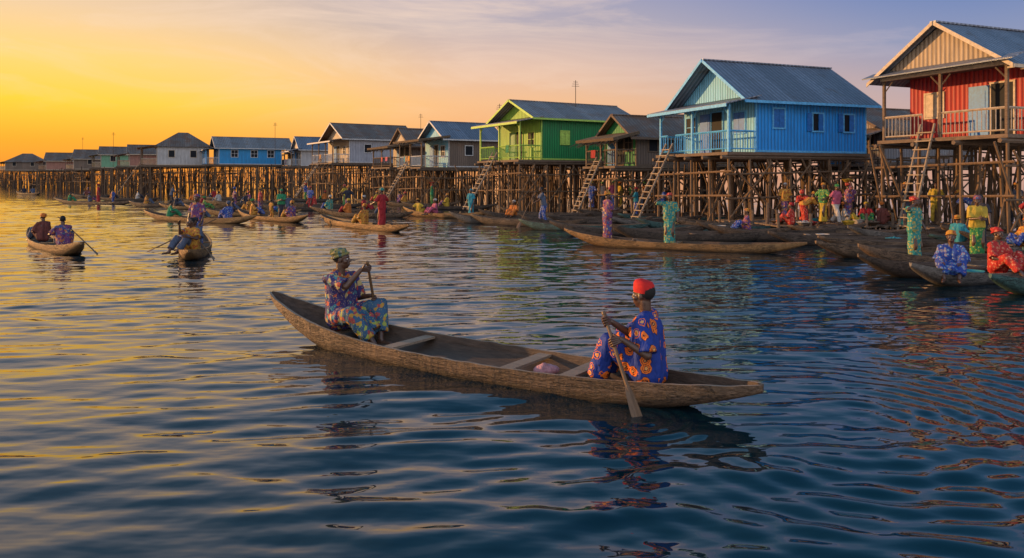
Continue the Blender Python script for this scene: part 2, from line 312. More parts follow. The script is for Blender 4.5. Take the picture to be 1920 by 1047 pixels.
def house(name,C,yaw,L,W,floor,eave,ridge,P=1.5,wall='grey',gable=None,roof='roof',trim='white',post=None,wins=(),door=.5,gwins=((.22,1),),
          over=False,hip=False,ovf=.45,ovb=.5,oe=.45,ladder=None,rail=True,shut='glass',stilt='pole',step=1.05,proof=True,tri=None,thatch=False,wash=0):
    E=bpy.data.objects.new(name,None); sc.collection.objects.link(E); E.location=(C[0],C[1],0); E.rotation_euler=(0,0,math.radians(yaw))
    post=post or trim
    W_=MB(); Gm=MB(); R=MB(); T=MB(); G=MB(); D=MB(); S=MB(); DK=MB(); RL=MB(); LD=MB(); PP=MB(); TG=MB(); TH=MB()
    t=.08
    W_.box((0,0,floor),(L,t,eave)); W_.box((0,W-t,floor),(L,W,eave)); W_.box((L-t,t,floor),(L,W-t,eave))
    Gm.box((-.004,t,floor),(t,W-t,eave))
    gx=-P+.12 if over else -.01
    if not hip:
        (TG if tri else Gm).slab([(gx,0,eave),(gx,W/2,ridge-.06),(gx,W,eave)][::-1],.06)
        W_.slab([(L,0,eave),(L,W,eave),(L,W/2,ridge-.06)],.06)
        for k in range(1,int(W/.3)):
            yy=k*.3; hh=(ridge-.1-eave)*(1-abs(yy-W/2)/(W/2))
            if hh>.1: (TG if tri else Gm).box((gx-.025,yy-.02,eave+.02),(gx-.003,yy+.02,eave+hh-.03))
    T.box((-.02,-.02,floor+.01),(.07,-.003,eave-.02)); T.box((L-.07,-.02,floor+.01),(L+.02,-.003,eave-.02)); T.box((.07,-.025,floor+.01),(L-.07,-.003,floor+.10))
    x0=(-P-ovf) if over else -ovf; x1=L+ovb
    sl=(ridge-eave)/(W/2); ze=eave-sl*oe
    if hip:
        a,b,c,d=(x0,-oe,ze+.04),(x1,-oe,ze+.04),(x1,W+oe,ze+.04),(x0,W+oe,ze+.04)
        hx=min(W/2,(x1-x0)/2-.3); r0=(x0+hx,W/2,ridge); r1=(x1-hx,W/2,ridge)
        R.slab([a,b,r1,r0],.06); R.slab([c,d,r0,r1],.06); R.slab([b,c,r1],.06); R.slab([d,a,r0],.06)
    else:
        R.slab([(x0,-oe,ze+.04),(x1,-oe,ze+.04),(x1,W/2,ridge+.04),(x0,W/2,ridge+.04)],.05)
        R.slab([(x1,W+oe,ze+.04),(x0,W+oe,ze+.04),(x0,W/2,ridge+.04),(x1,W/2,ridge+.04)],.05)
        R.box((x0-.02,W/2-.13,ridge+.0),(x1+.02,W/2+.13,ridge+.06))
        for yy,zz in ((-oe,ze),(W+oe,ze)):
            T.slab([(x0-.03,yy,zz+.06),(x0-.03,W/2,ridge+.06),(x0-.03,W/2,ridge-.10),(x0-.03,yy,zz-.10)],.03)
        T.box((x0,-oe-.03,ze-.09),(x1,-oe-.004,ze+.03))
        for k in range(int((x1-x0)/.7)): T.box((x0+.3+k*.7,-oe,ze-.06),(x0+.36+k*.7,-.03,ze+.0))
    if P>0:
        if over:
            pz=eave+.02
            R.slab([(-P-.55,-oe-.1,pz-.12),(-P+.1,-oe-.1,pz+.12),(-P+.1,W+oe+.1,pz+.12),(-P-.55,W+oe+.1,pz-.12)][::-1],.05)
            T.box((-P-.05,-.05,eave-.2),(-P+.07,W+.05,eave-.05))
            ptop=eave-.2; DK.box((-P,0,eave-.04),(0,W,eave-.01))
        elif proof:
            zb=eave-.12
            (TH if thatch else R).slab([(-P-.45,-oe,zb-.38),(-.02,-oe,zb+.05),(-.02,W+oe,zb+.05),(-P-.45,W+oe,zb-.38)][::-1],.05 if not thatch else .18)
            if thatch:
                for k in range(160):
                    yy=random.uniform(-oe,W+oe); xx=random.uniform(-P-.5,-.1); zz=zb+.07-.43*(-xx/(P+.45))
                    TH.pole((xx,yy,zz),(xx-random.uniform(.3,.6),yy+random.uniform(-.15,.15),zz-random.uniform(.12,.4)),.02,.008,4)
            else: T.box((-P-.48,-oe,zb-.50),(-P-.452,W+oe,zb-.36))
            ptop=zb-.34
            T.box((-P-.02,-.05,ptop-.12),(-P+.08,W+.05,ptop))
        else: ptop=eave-.4
        npst=max(3,int(W/2)+1)
        for i in range(npst):
            yy=.05+(W-.1)*i/(npst-1)
            PP.box((-P-.0,yy-.05,floor),(-P+.1,yy+.05,ptop+.02))
            for sgn in (-1,1):
                if 0<yy+sgn*.45<W: PP.pole((-P+.05,yy,ptop-.5),(-P+.05,yy+sgn*.42,ptop-.05),.03,n=4)
        if rail:
            def run(a,b):
                a=V(a);b=V(b); n=int((b-a).length/.17)
                for z,w in ((.95,.045),(.15,.03)): RL.pole(a+V((0,0,z)),b+V((0,0,z)),w,n=4)
                for i in range(n+1):
                    p=a.lerp(b,i/max(1,n)); RL.pole(p+V((0,0,.15)),p+V((0,0,.95)),.022,n=4)
            gap=ladder[0] if ladder else None
            zf=floor
            if gap is None: run((-P+.05,.1,zf),(-P+.05,W-.1,zf))
            else:
                run((-P+.05,.1,zf),(-P+.05,gap-.35,zf))
                if gap+.35<W-.3: run((-P+.05,gap+.35,zf),(-P+.05,W-.1,zf))
            run((-P+.1,.05,zf),(-.05,.05,zf)); run((-P+.1,W-.05,zf),(-.05,W-.05,zf))
    def opening(mb_t,mb_g,face,u,z,w,h,kind):
        fw=.07
        def bx(mb,a0,a1,z0,z1,o0,o1):
            if face=='y': mb.box((a0,-o1,z0),(a1,-o0,z1))
            else: mb.box((-o1-.004,a0,z0),(-o0-.004,a1,z1))
        bx(mb_g,u-w/2,u+w/2,z,z+h,.006,.02)
        bx(mb_t,u-w/2-fw,u-w/2,z-fw,z+h+fw,.002,.05); bx(mb_t,u+w/2,u+w/2+fw,z-fw,z+h+fw,.002,.05)
        bx(mb_t,u-w/2,u+w/2,z+h,z+h+fw,.002,.05); bx(mb_t,u-w/2,u+w/2,z-fw,z,.002,.06)
        if kind=='shut':
            bx(D,u-w/2-fw-w*.5,u-w/2-fw-.01,z-.03,z+h+.03,.03,.055); bx(D,u+.02,u+w/2-.01,z,z+h,.03,.055)
        if kind=='pane': bx(mb_t,u-.02,u+.02,z,z+h,.022,.035); bx(mb_t,u-w/2,u-.02,z+h*.5-.02,z+h*.5+.02,.022,.033); bx(mb_t,u+.02,u+w/2,z+h*.5-.02,z+h*.5+.02,.022,.033)
        if kind=='pale': bx(mb_t,u-w/2+.01,u-.015,z+.01,z+h-.01,.025,.045); bx(mb_t,u+.015,u+w/2-.01,z+.01,z+h-.01,.025,.045)
        if kind=='closed':
            bx(D,u-w/2+.01,u-.01,z+.01,z+h-.01,.025,.045); bx(D,u+.01,u+w/2-.01,z+.01,z+h-.01,.025,.045)
    for (x,w,h,sill,kind) in wins: opening(T,G,'y',x,floor+sill,w,h,kind)
    for (fy,kk) in gwins: opening(T,G,'x',W*fy,floor+.95,.8,.95,('closed','pane','pale')[kk])
    if door:
        opening(T,G,'x',W*door,floor+.08,.85,1.95,'')  # near-black panel on the wall stands for shade inside the open doorway
        D.box((-.10,W*door+.50,floor+.06),(-.06,W*door+1.30,floor+2.0)); D.box((-.115,W*door+.62,floor+.3),(-.103,W*door+1.18,floor+.9)); D.box((-.115,W*door+.62,floor+1.1),(-.103,W*door+1.18,floor+1.8))
    DK.box((-P-.15,-.12,floor-.14),(L+.12,W+.12,floor-.005))
    nxx=max(2,int((L+P)/step)); nyy=max(2,int(W/1.4))
    for j in range(nyy+1):
        yy=W*j/nyy; DK.pole((-P-.4,yy,floor-.24),(L+.35,yy,floor-.24),.09,n=5)
        for i in range(nxx+1):
            xx=-P+(L+P)*i/nxx; jx,jy=random.uniform(-.16,.16),random.uniform(-.16,.16)
            S.pole((xx+jx,yy+jy,-1.2),(xx,yy,floor-.15),random.uniform(.065,.11),.06)
            if random.random()<.32: S.pole((xx+random.uniform(-.2,.2),yy-.05,random.uniform(-.4,.6)),(xx+random.choice((-1,1))*random.uniform(.9,2.2),yy+random.uniform(-.3,.3),floor-.3),.045)
            if random.random()<.3: S.pole((xx+random.uniform(-.4,.4),yy+random.uniform(-.4,.4),-1),(xx+random.uniform(-.5,.5),yy+random.uniform(-.4,.4),floor-random.uniform(.1,1.6)),.035)
    # crossed braces between the outer posts
    for i in range(0,nxx,2):
        xa=-P+(L+P)*i/nxx; xb=-P+(L+P)*min(nxx,i+2)/nxx
        S.pole((xa,-.14,.5+random.uniform(-.2,.3)),(xb,-.14,floor-.45),.045); 
        if i%4==0: S.pole((xa,-.22,floor-.6),(xb,-.22,.7),.045)
    for z in (floor*.38,floor*.7):
        S.pole((-P-.3,-.1,z),(L+.3,-.1,z+random.uniform(-.15,.2)),.05); S.pole((-P-.05,-.3,z+.15),(-P-.05,W+.3,z),.05)
    if ladder:
        ly,dx,dy=ladder; a=V((-P-.08,ly,floor+.55)); b=V((-P-dx,ly+dy,.15))
        for s in (-.3,.3):
            LD.pole(a+V((0,s,0)),b+V((0,s,0)),.05)
        n=12
        for i in range(1,n+1):
            p=a.lerp(b,i/(n+.6)); LD.box((p.x-.09,p.y-.36,p.z-.025),(p.x+.09,p.y+.36,p.z+.02))
    for nm,mb,mt in (('walls',W_,WALL[wall]),('gable_wall',Gm,WALL[gable or wall]),('gable_boards',TG,WALL[tri or wall]),('roof',R,M[roof]),('trim',T,TR[trim]),('panes_and_doorway_shade',G,M['glass']),('shutters_and_door',D,TR['dbl'] if shut=='glass' else TR[shut]),
        ('stilts',S,M[stilt]),('deck',DK,M['plank']),('railing',RL,TR[trim]),('ladder',LD,M['rim']),('porch_posts',PP,TR[post]),('porch_thatch',TH,M['thatch'])):
        if mb.v: obj(nm,mb.mesh(name+'_'+nm,mt),parent=E)
    for k in range(wash):
        mb=MB(); w0=random.uniform(.35,.6); y0=random.uniform(.4,W-1.2); hh=random.uniform(.4,.75); n=8; vs=[]
        for i in range(n+1):
            for j in range(5): vs.append((-P-.02-.03*math.sin(i*1.7+j*.5)*j/4-.02,y0+w0*i/n,floor+1.0-hh*j/4))
        mb.add(vs,[(i*5+j,i*5+j+1,i*5+j+6,i*5+j+5) for i in range(n) for j in range(4)])
        obj('laundry_cloth_%d'%(k+1),mb.mesh('cloth',random.choice(CL[1:14]),True),parent=E)
    return E
house('red_stilt_house',(19.0,27.0),22,7,5.3,3.78,6.45,8.2,1.6,'red','red','roof','cream','wood',over=True,gwins=((.78,2),),door=.24,ladder=(3.1,1.1,.2),ovf=.35,tri='redg')
house('blue_stilt_house',(11.1,34.0),21.3,6.6,5.65,3.4,6.0,7.95,1.5,'blue','blueg','roof','blue','blue',wins=((1.3,.62,.85,1.15,'closed'),(3.6,.6,.8,1.05,'shut'),(5.5,.6,.8,1.05,'shut')),gwins=((.2,0),(.88,1)),ladder=(4.6,2.3,-.3),shut='bluedk',ovf=.9)
house('green_stilt_house',(1.96,50.0),30,6.9,5.65,3.45,6.4,7.65,1.7,'green','greeng','rooflt','yg','yg',wins=((1.9,.65,.85,1.1,'pale'),(5.6,.6,.7,1.2,'pale')),ladder=(3.2,3.0,-1.2),ovb=1.6,ovf=.9,shut='dgreen',wash=1)
house('grey_stilt_house',(-18.5,85.0),32,7.7,7.6,4.0,6.9,8.7,2.0,'grey','cream','roofrust','white','wood',wins=((2.2,.8,.9,1.2,'x'),(5.8,.8,.9,1.2,'x')),ladder=(3.5,3.6,-1.5),ovf=1.0,ovb=.9,step=1.3,wash=2)
house('skyblue_stilt_house',(-43.2,110.0),28,9,6.5,4.3,6.9,8.5,1.8,'lblue','lblue','rooflt','white','blue',wins=((2.2,.9,1,1.1,'pane'),(5.0,.9,1,1.1,'pane'),(7.4,.9,1,1.1,'pane')),ovf=.6,ovb=1.8,step=1.3)
house('white_stilt_house',(-52.8,111.0),24,7.2,6.8,4.2,7.2,9.3,2.2,'white','cream','roofrust','cream','wood',wins=((2,.8,1,1.2,'x'),(5,.8,1,1.2,'x')),hip=True,ovf=.5,step=1.3,ladder=(3,3,-1),wash=2)
house('mint_stilt_house',(-76,138.0),25,6.6,6,4.2,6.8,8.2,1.5,'pgreen','pgreen','roofrust','cream','wood',wins=((2,.8,1,1.2,'x'),(5,.8,1,1.2,'x')),step=1.5)
house('board_stilt_house',(-91,155),20,6.5,6,4.1,6.5,8.3,1.5,'brown','cream','roofrust','cream','wood',wins=((3,.8,1,1.1,'x'),),step=1.6)
house('board_stilt_house',(-103,165),24,6,6,4.1,6.3,8.0,1.5,'pink','pink','roofrust','cream','wood',step=1.6)
house('board_stilt_house',(-129,190),20,8.2,7,4.3,6.6,8.7,1.5,'brown','brown','roofrust','cream','wood',wins=((2,.8,1,1.1,'x'),(6,.8,1,1.1,'x')),hip=True,step=1.8)
house('board_stilt_house',(-125,205),20,6,6,4.3,6.3,8.0,1,'brown','brown','roofrust','cream','wood',step=2)
house('board_stilt_house',(-112,186),30,7,6,4.3,6.4,7.8,1,'tin','cream','roofrust','cream','wood',step=2)
house('salmon_stilt_house',(-62.5,122),24,4.5,5,4.2,6.4,7.8,1.8,'pink','pink','roofrust','cream','wood',step=1.5,wash=2)
house('tin_stilt_shack',(-34.6,118),26,5,5,4.2,6.4,7.9,1.4,'lblue','tin','rooflt','white','wood',step=1.5)
house('tin_stilt_shack',(-30.2,107),28,4.6,5,4.0,6.6,8.3,1.4,'white','cream','roof','white','wood',step=1.5,wash=1)
house('tin_stilt_shack',(-14.5,98),28,6,6,4.0,7.3,9.0,1.4,'tin','tin','roof','white','wood',step=1.5)
house('tin_stilt_shack',(-5.6,66),30,5.2,5.2,3.2,5.9,7.4,2.6,'brown','blueg','roof','white','wood',wins=((2,.7,.8,1.1,'x'),),ladder=(3,2.6,-.8),ovf=.7,thatch=True,wash=3)
house('board_stilt_shack',(-9.8,73),30,4.2,5,3.3,5.6,7.2,2.2,'brown','cream','roofrust','wood','wood',step=1.2,thatch=True,wash=2)
house('board_stilt_shack',(7.4,44.5),24,4.2,3.6,2.95,4.9,6.1,1.4,'brown','green','roofrust','wood','wood',wins=((1.2,.6,.8,.9,'x'),),ovf=.6,ladder=(1.8,2.0,-.4),thatch=True,wash=1)
house('tin_stilt_shack',(11.0,49),22,7,5,3.2,5.4,6.6,1.0,'tin','tin','roofrust','wood','wood',step=1.2)
house('tin_stilt_shack',(20.4,41),20,7,5,3.0,5.0,6.3,1.0,'tin','tin','roofrust','wood','wood',step=1.2)
house('tin_stilt_shack',(1.5,72),28,7,5,3.4,5.9,7.3,1.0,'tin','tin','rooflt','wood','wood',step=1.4)

path=[(30,28.5),(24,33),(19,36.5),(15,39),(9,43),(4.5,52),(-3,63),(-10,73),(-17,85),(-28,98),(-42,110),(-56,115),(-72,133),(-92,153),(-125,187),(-175,236),(-260,300)]
def thicket():
    mb=MB(); mh=MB(); ml=MB()
    for i in range(len(path)-1):
        a=V((*path[i],0)); b=V((*path[i+1],0)); d=(b-a); L=d.length; d.normalize(); nrm=V((d.y,-d.x,0))
        if nrm.y<0: nrm=-nrm
        dist=a.lerp(b,.5).y
        dens=max(1.5,6.0-dist*.028)
        for k in range(int(L*dens*1.25)):
            off=random.random()**1.1*9+.3
            s=random.uniform(0,L)
            p=a+d*s+nrm*(off+.7*math.sin(s*.9+i))
            h=3.25+min(.9,max(0,(dist-50)*.012))+random.choice((0,0,-.2,-.6,-1.3,.35))+random.uniform(-.35,.1)
            r=random.uniform(.03,.08)*(1+dist*.004)
            q=p+V((random.gauss(0,.3),random.gauss(0,.3),0)); (ml if random.random()<.35 else mb).pole((p.x,p.y,-1),(q.x,q.y,h),r,r*.7,5)
            if random.random()<.34:
                q=p+d*random.uniform(-2.6,2.6); ml.pole((p.x,p.y,random.uniform(-.3,.8)),(q.x,q.y,h-random.uniform(.1,1.2)),r*.7,r*.6,5)
        for k in range(int(L*1.7)):
            p=a+d*random.uniform(0,L)+nrm*random.uniform(0,8); q=p+d*random.uniform(1.5,5)+nrm*random.uniform(-.5,.5)
            z=random.choice((.7,1.5,2.4,2.9,3.1,3.3)); mh.pole((p.x,p.y,z),(q.x,q.y,z+random.uniform(-.35,.35)),.055,.04,5)
    obj('stilt_pole_thicket',mb.mesh('thicket',M['pole_d'])); obj('stilt_pole_thicket',ml.mesh('thicket_b',M['pole'])); obj('pole_scaffold_rails',mh.mesh('rails',M['pole']))
thicket()
def walkway():
    mb=MB()
    for i in range(len(path)-1):
        a=V((*path[i],0)); b=V((*path[i+1],0)); d=(b-a); L=d.length; d.normalize(); nrm=V((d.y,-d.x,0))
        if nrm.y<0: nrm=-nrm
        z=2.9+min(1.0,max(0,(a.y-45)*.014))
        n=int(L/.5)
        for k in range(n):
            p=a+d*(L*k/n)+nrm*(5+random.uniform(-.2,.2)); q=p+nrm*random.uniform(1.6,2.2)
            mb.slab([(p.x,p.y,z),(q.x,q.y,z),(q.x+d.x*.45,q.y+d.y*.45,z+random.uniform(-.03,.03)),(p.x+d.x*.45,p.y+d.y*.45,z)][::-1],.06)
    obj('plank_walkway',mb.mesh('walkway',M['plank']))
walkway()
def jetty(x0,y0,x1,y1,yaw,z):
    mb=MB(); L=x1-x0; W=y1-y0; k=0
    xx=0
    while xx<L:
        w=random.uniform(.18,.28); mb.box((xx,random.uniform(-.3,.2),z-.05+random.uniform(-.02,.02)),(xx+w-.02,W+random.uniform(-.3,.3),z+random.uniform(-.015,.02))); xx+=w
    for i in range(int(L/1.2)+1):
        for j in (0,.5,1): mb.pole((i*1.2,W*j,-1),(i*1.2+random.uniform(-.1,.1),W*j,z+random.choice((-.05,-.05,.5,.9))),.06)
    obj('wooden_jetty',mb.mesh('jetty',M['plank']),(x0,y0,0),yaw)
jetty(10.6,29.6,18.5,32.2,4,.3); jetty(15.5,28.3,24,30,6,.32); jetty(3.6,45.2,9.6,47.2,-4,.3); jetty(9.5,33.3,19,34.6,3,.3)
def aerial(x,y,z0,z1):
    mb=MB(); mb.pole((0,0,z0),(0,0,z1),.025); 
    for i,w in enumerate((.35,.45,.55)): mb.pole((-w/2,0,z1-.12-i*.15),(w/2,.1,z1-.12-i*.15),.015,n=4)
    obj('roof_aerial',mb.mesh('aerial',M['pole_d']),(x,y,0))
aerial(4.6,54,6,9.3); aerial(-1.0,60,2.5,8.2); aerial(-11,90,6,10); aerial(-63,118,4,9.5); aerial(-33,104,4,10); aerial(-92,160,6,11)

# ------------------------------------------------------------------ people
def basis(d):
    d=d.normalized(); u=d.cross(V((0,0,1)) if abs(d.z)<.9 else V((0,1,0))).normalized(); return d,u,d.cross(u)
def capsule(mb,a,ra,b,rb,seg=12,flat=False,sq=None):
    a=V(a);b=V(b); d,u,w=basis(b-a)
    if flat: prof=[(a,0,.0001),(a,0,ra),(b,0,rb),(b,0,.0001)]
    else:
        prof=[(a,-math.sin(t)*ra,math.cos(t)*ra) for t in (1.5,1.0,.5,0)]+[(b,math.sin(t)*rb,math.cos(t)*rb) for t in (0,.5,1.0,1.5)]
    vs=[]
    for p,o,r in prof:
        for i in range(seg):
            t=2*math.pi*i/seg; off=u*math.cos(t)*r+w*math.sin(t)*r
            if sq: off=off-sq[0]*off.dot(sq[0])*(1-sq[1])
            vs.append(p+d*o+off)
    k=len(prof); fs=[]
    for j in range(k-1):
        for i in range(seg): fs.append((j*seg+i,j*seg+(i+1)%seg,(j+1)*seg+(i+1)%seg,(j+1)*seg+i))
    fs.append(tuple(range(seg-1,-1,-1))); fs.append(tuple(range((k-1)*seg,k*seg)))
    mb.add(vs,fs)
def ellip(mb,c,r,R=None,nu=14,nv=9):
    vs=[];fs=[]; c=V(c)
    for j in range(nv+1):
        ph=math.pi*(j+.02*(j==0)-.02*(j==nv))/nv
        for i in range(nu):
            t=2*math.pi*i/nu; p=V((r[0]*math.sin(ph)*math.cos(t),r[1]*math.sin(ph)*math.sin(t),r[2]*math.cos(ph)))
            vs.append(c+(R@p if R else p))
    for j in range(nv):
        for i in range(nu): fs.append((j*nu+i,(j+1)*nu+i,(j+1)*nu+(i+1)%nu,j*nu+(i+1)%nu))
    fs.append(tuple(range(nu))); fs.append(tuple(range((nv+1)*nu-1,nv*nu-1,-1)))
    mb.add(vs,fs)
def remesh(mb,vox,it=4):
    me=mb.mesh('tmp'); o=bpy.data.objects.new('tmp',me); sc.collection.objects.link(o)
    r=o.modifiers.new('r','REMESH'); r.mode='VOXEL'; r.voxel_size=vox
    s=o.modifiers.new('s','SMOOTH'); s.iterations=it; s.factor=.5
    dg=bpy.context.evaluated_depsgraph_get(); dg.update()
    ev=o.evaluated_get(dg); m2=ev.to_mesh()
    vs=[v.co.copy() for v in m2.vertices]; ns=[v.normal.copy() for v in m2.vertices]; fs=[tuple(p.vertices) for p in m2.polygons]
    ev.to_mesh_clear(); bpy.data.objects.remove(o); bpy.data.meshes.remove(me)
    return vs,ns,fs
def ik(a,t,l1,l2,pole):
    v=t-a; d=min(v.length,(l1+l2)*.995); n=v.normalized(); x=(l1*l1-l2*l2+d*d)/(2*d); h=math.sqrt(max(0,l1*l1-x*x))
    p=(pole-n*pole.dot(n)).normalized(); return a+n*x+p*h, a+n*d
def hand(mb,w,d,n,side,curl):
    d=d.normalized(); n=n.normalized(); s=side.normalized()
    for k,(off,ln) in enumerate(((.030,.072),(.010,.080),(-.010,.075),(-.029,.060))):
        base=w+s*off*.55+d*.01; kn=w+s*off+d*.088*(1-.04*abs(k-1)); capsule(mb,base,.014,kn,.0115,8)
        p=kn; ang=0; r=.0098
        for seg,fr in enumerate((.45,.32,.23)):
            ang+=curl[seg]; q=p+(d*math.cos(ang)+n*math.sin(ang))*ln*fr*1.05; capsule(mb,p,r,q,r*.9,8); p=q; r*=.9
    p=w+s*.022+d*.025; q=p+(s*.75+d*.55+n*.3).normalized()*.042; capsule(mb,p,.014,q,.0115,8)
    q2=q+(s*.25+d*.75+n*.55*(1 if curl[0]>.5 else .3)).normalized()*.034; capsule(mb,q,.011,q2,.0095,8)
RELAX=(.35,.45,.3); GRIP=(1.0,1.25,.9)
def figure(key,pelvis=(0,0,.92),lean=(0,0,1),twist=0,look=(0,1,0),hR=None,hL=None,fR=None,fL=None,eR=(.4,-.6,-.6),eL=(-.4,-.6,-.6),kp=(0,1,.2),
           gripax=None,dress='long',head='wrap',vox=.017,kspread=.0,necklace=False,slim=1.0,load=False):
    pel=V(pelvis); up=V(lean).normalized(); tw=math.radians(twist)
    rt=V((math.cos(tw),math.sin(tw),0)); fw=V((-math.sin(tw),math.cos(tw),0))
    sit=pel.z<.5
    neck=pel+up*.50; chest=pel+up*.36+fw*.01; hc=neck+up.lerp(V((0,0,1)),.6).normalized()*.155+V(look).normalized()*.025
    shR=neck-up*.055+rt*.175; shL=neck-up*.055-rt*.175
    hipR=pel+V((.085,0,-.02)); hipL=pel+V((-.085,0,-.02))
    body=MB(); S=MB(); G=MB()
    arms=[]
    for side,sh,tg,pole in ((1,shR,hR,eR),(-1,shL,hL,eL)):
        tg=V(tg)
        if gripax is not None:
            s=V(gripax).normalized(); d=(tg-sh); d=(d-s*d.dot(s)).normalized(); n=s.cross(d)*side
            wr=tg-d*.075-n*.028; e,w=ik(sh,wr,.285,.25,V(pole)); arms.append((sh,e,w,d,n,s,GRIP))
        else:
            e,w=ik(sh,tg,.285,.25,V(pole)); d=(w-e).normalized(); n=(V((-side,0,0))-d*d.dot(V((-side,0,0)))).normalized(); s=d.cross(n)*(-side)
            if s.dot(V((0,1,.3)))<0: s=-s
            arms.append((sh,e,w,d,n,s,RELAX))
    for sh,e,w,d,n,s,c in arms:
        capsule(body,sh,.052,e,.040); capsule(body,e,.040,w,.026)
        hand(S,w,d,n,s,c)
    for sx in (-1,1):
        capsule(body,pel+rt*.07*sx,.10,chest+rt*.075*sx,.10)
    capsule(body,shR,.055,shL,.055); capsule(body,neck-up*.05,.055,neck+(hc-neck)*.5,.05)
    legs=[]
    for side,hp,ft in ((1,hipR,fR),(-1,hipL,fL)):
        pole=V(kp)+V((side*kspread,0,0)); k,an=ik(hp,V(ft),.43,.42,pole); legs.append((hp,k,an))
        capsule(body,hp,.085,k,.056); capsule(body,k,.056,an,.036)
        fd=V((side*.12,1,0)).normalized(); capsule(body,an+V((0,-.02,-.03)),.036,an+fd*.13+V((0,0,-.045)),.026)
        capsule(body,an+fd*.13+V((0,0,-.045)),.03,an+fd*.185+V((0,0,-.05)),.02)
    f=V(look).normalized(); r=f.cross(V((0,0,1))).normalized(); u=r.cross(f); Rm=Matrix((r,f,u)).transposed()
    H=lambda x,y,z: hc+r*x+f*y+u*z
    hb=MB()
    ellip(hb,H(0,-.012,.03),(.073,.094,.088),Rm); ellip(hb,H(0,.022,-.045),(.055,.062,.062),Rm); ellip(hb,H(0,.045,-.085),(.028,.03,.024),Rm)
    capsule(hb,H(-.035,.070,.032),.012,H(.035,.070,.032),.012,8)
    capsule(hb,H(0,.08,.018),.009,H(0,.100,-.018),.014,8); ellip(hb,H(0,.092,-.022),(.022,.014,.010),Rm,10,6)
    capsule(hb,H(-.02,.078,-.050),.010,H(.02,.078,-.050),.010,8); capsule(hb,H(-.017,.077,-.065),.011,H(.017,.077,-.065),.011,8)
    for sx in (-1,1):
        ellip(hb,H(.074*sx,-.008,-.005),(.010,.020,.032),Rm,8,6); ellip(hb,H(.04*sx,.05,-.02),(.028,.03,.025),Rm,8,6)
    capsule(hb,neck+(hc-neck)*.2,.052,H(0,-.015,-.05),.055)
    hv=remesh(hb,min(vox,.0075),2)
    bv=remesh(body,min(vox,.013),3)
    for sx in (-1,1):
        capsule(G,pel+rt*.065*sx-up*.02,.135*slim,chest+rt*.075*sx,.116*slim)
    capsule(G,shR-up*.005,.068,shL-up*.005,.068); capsule(G,shR.lerp(neck,.5),.06,shL.lerp(neck,.5),.06)
    for sh,e,w,d,n,s,c in arms:
        e2=sh.lerp(e,.92 if dress!='shirt' else .75); capsule(G,sh,.068,sh.lerp(e,.5),.072); capsule(G,sh.lerp(e,.3),.070,e2,.088,14,True)
    if not sit:
        if dress=='long' or dress=='boubou':
            am=(legs[0][2]+legs[1][2])*.5; q=V((am.x,am.y,am.z+.06)); capsule(G,pel,.160,pel.lerp(q,.35),.178,20,False,(V((0,1,0)),.8)); capsule(G,pel.lerp(q,.2),.17,q,.175,20,True,(V((0,1,0)),.8))
        else:
            for hp,k,an in legs: capsule(G,hp,.100,k,.080); capsule(G,k,.078,k.lerp(an,.85),.07,12,True)
            capsule(G,pel-V((0,0,.02)),.15,pel-V((0,0,.16)),.155,16,True,(V((0,1,0)),.8))
    else:
        for hp,k,an in legs:
            capsule(G,hp,.115,k,.085); capsule(G,k,.083,k.lerp(an,.8),.09,12,True)
        ke=(legs[0][1]+legs[1][1])*.5
        if dress!='shirt': capsule(G,pel+V((0,.06,-.03)),.125,ke-V((0,.05,.09)),.075)
        if dress!='shirt': capsule(G,ke-V((0,0,.08)),.08,(legs[0][2]+legs[1][2])*.5+V((0,-.05,.12)),.10,12,True)
    gv=remesh(G,vox,3)
    gvv=[]
    for p,nn in zip(gv[0],gv[1]):
        amp=.020; q=V((p.x*9,p.y*9,p.z*3.0)); gvv.append(p+nn*(noise.noise(q)*amp+noise.noise(q*2.3)*amp*.6))
    gv=(gvv,gv[1],gv[2])
    HT=MB(); EY=MB(); PU=MB(); NK=MB()
    for sx in (-1,1): ellip(EY,H(.030*sx,.069,.008),(.0145,.0135,.010),Rm,8,6); ellip(PU,H(.030*sx,.080,.008),(.006,.005,.006),Rm,6,4)
    if head=='wrap':
        ellip(HT,H(0,-.03,.072),(.084,.100,.070),Rm,16,10)
        for i in range(3):
            cx=H(0,-.022-.012*i,.045+i*.028)
            ring=[cx+r*math.cos(t)*(.082-.008*i)+f*math.sin(t)*(.097-.008*i)+u*(.012*math.sin(t*1+i*2.1)+.018*math.sin(t)) for t in [2*math.pi*k/16 for k in range(16)]]
            for k in range(16): capsule(HT,ring[k],.016,ring[(k+1)%16],.016,6)
        ellip(HT,H(.02,-.10,.09),(.045,.04,.04),Rm,10,6)
    elif head=='cap':
        vs=[]
        for z,rr in ((.028,.086),(.06,.088),(.105,.083),(.128,.070),(.137,.045),(.140,.012)):
            for k in range(20):
                t=2*math.pi*k/20; vs.append(H(rr*.93*math.cos(t),-.012+rr*1.12*math.sin(t),z+.01*math.sin(t)))
        fs=[(j*20+k,j*20+(k+1)%20,(j+1)*20+(k+1)%20,(j+1)*20+k) for j in range(5) for k in range(20)]+[tuple(range(100,120))]
        HT.add(vs,fs)
    if load:
        c0=H(0,-.02,.145); pr=[(.13,0),(.24,.13),(.25,.13),(.22,.115),(.0005,.16)]; n=18; vs=[]
        for rr,zz in pr:
            for k in range(n): t=2*math.pi*k/n; vs.append(c0+V((rr*math.cos(t),rr*math.sin(t),zz)))
        NK.add(vs,[(j*n+k,j*n+(k+1)%n,(j+1)*n+(k+1)%n,(j+1)*n+k) for j in range(4) for k in range(n)]+[tuple(range(n-1,-1,-1))])
    hr=MB(); ellip(hr,H(0,-.026,.040),(.078,.092,.086),Rm,14,9)
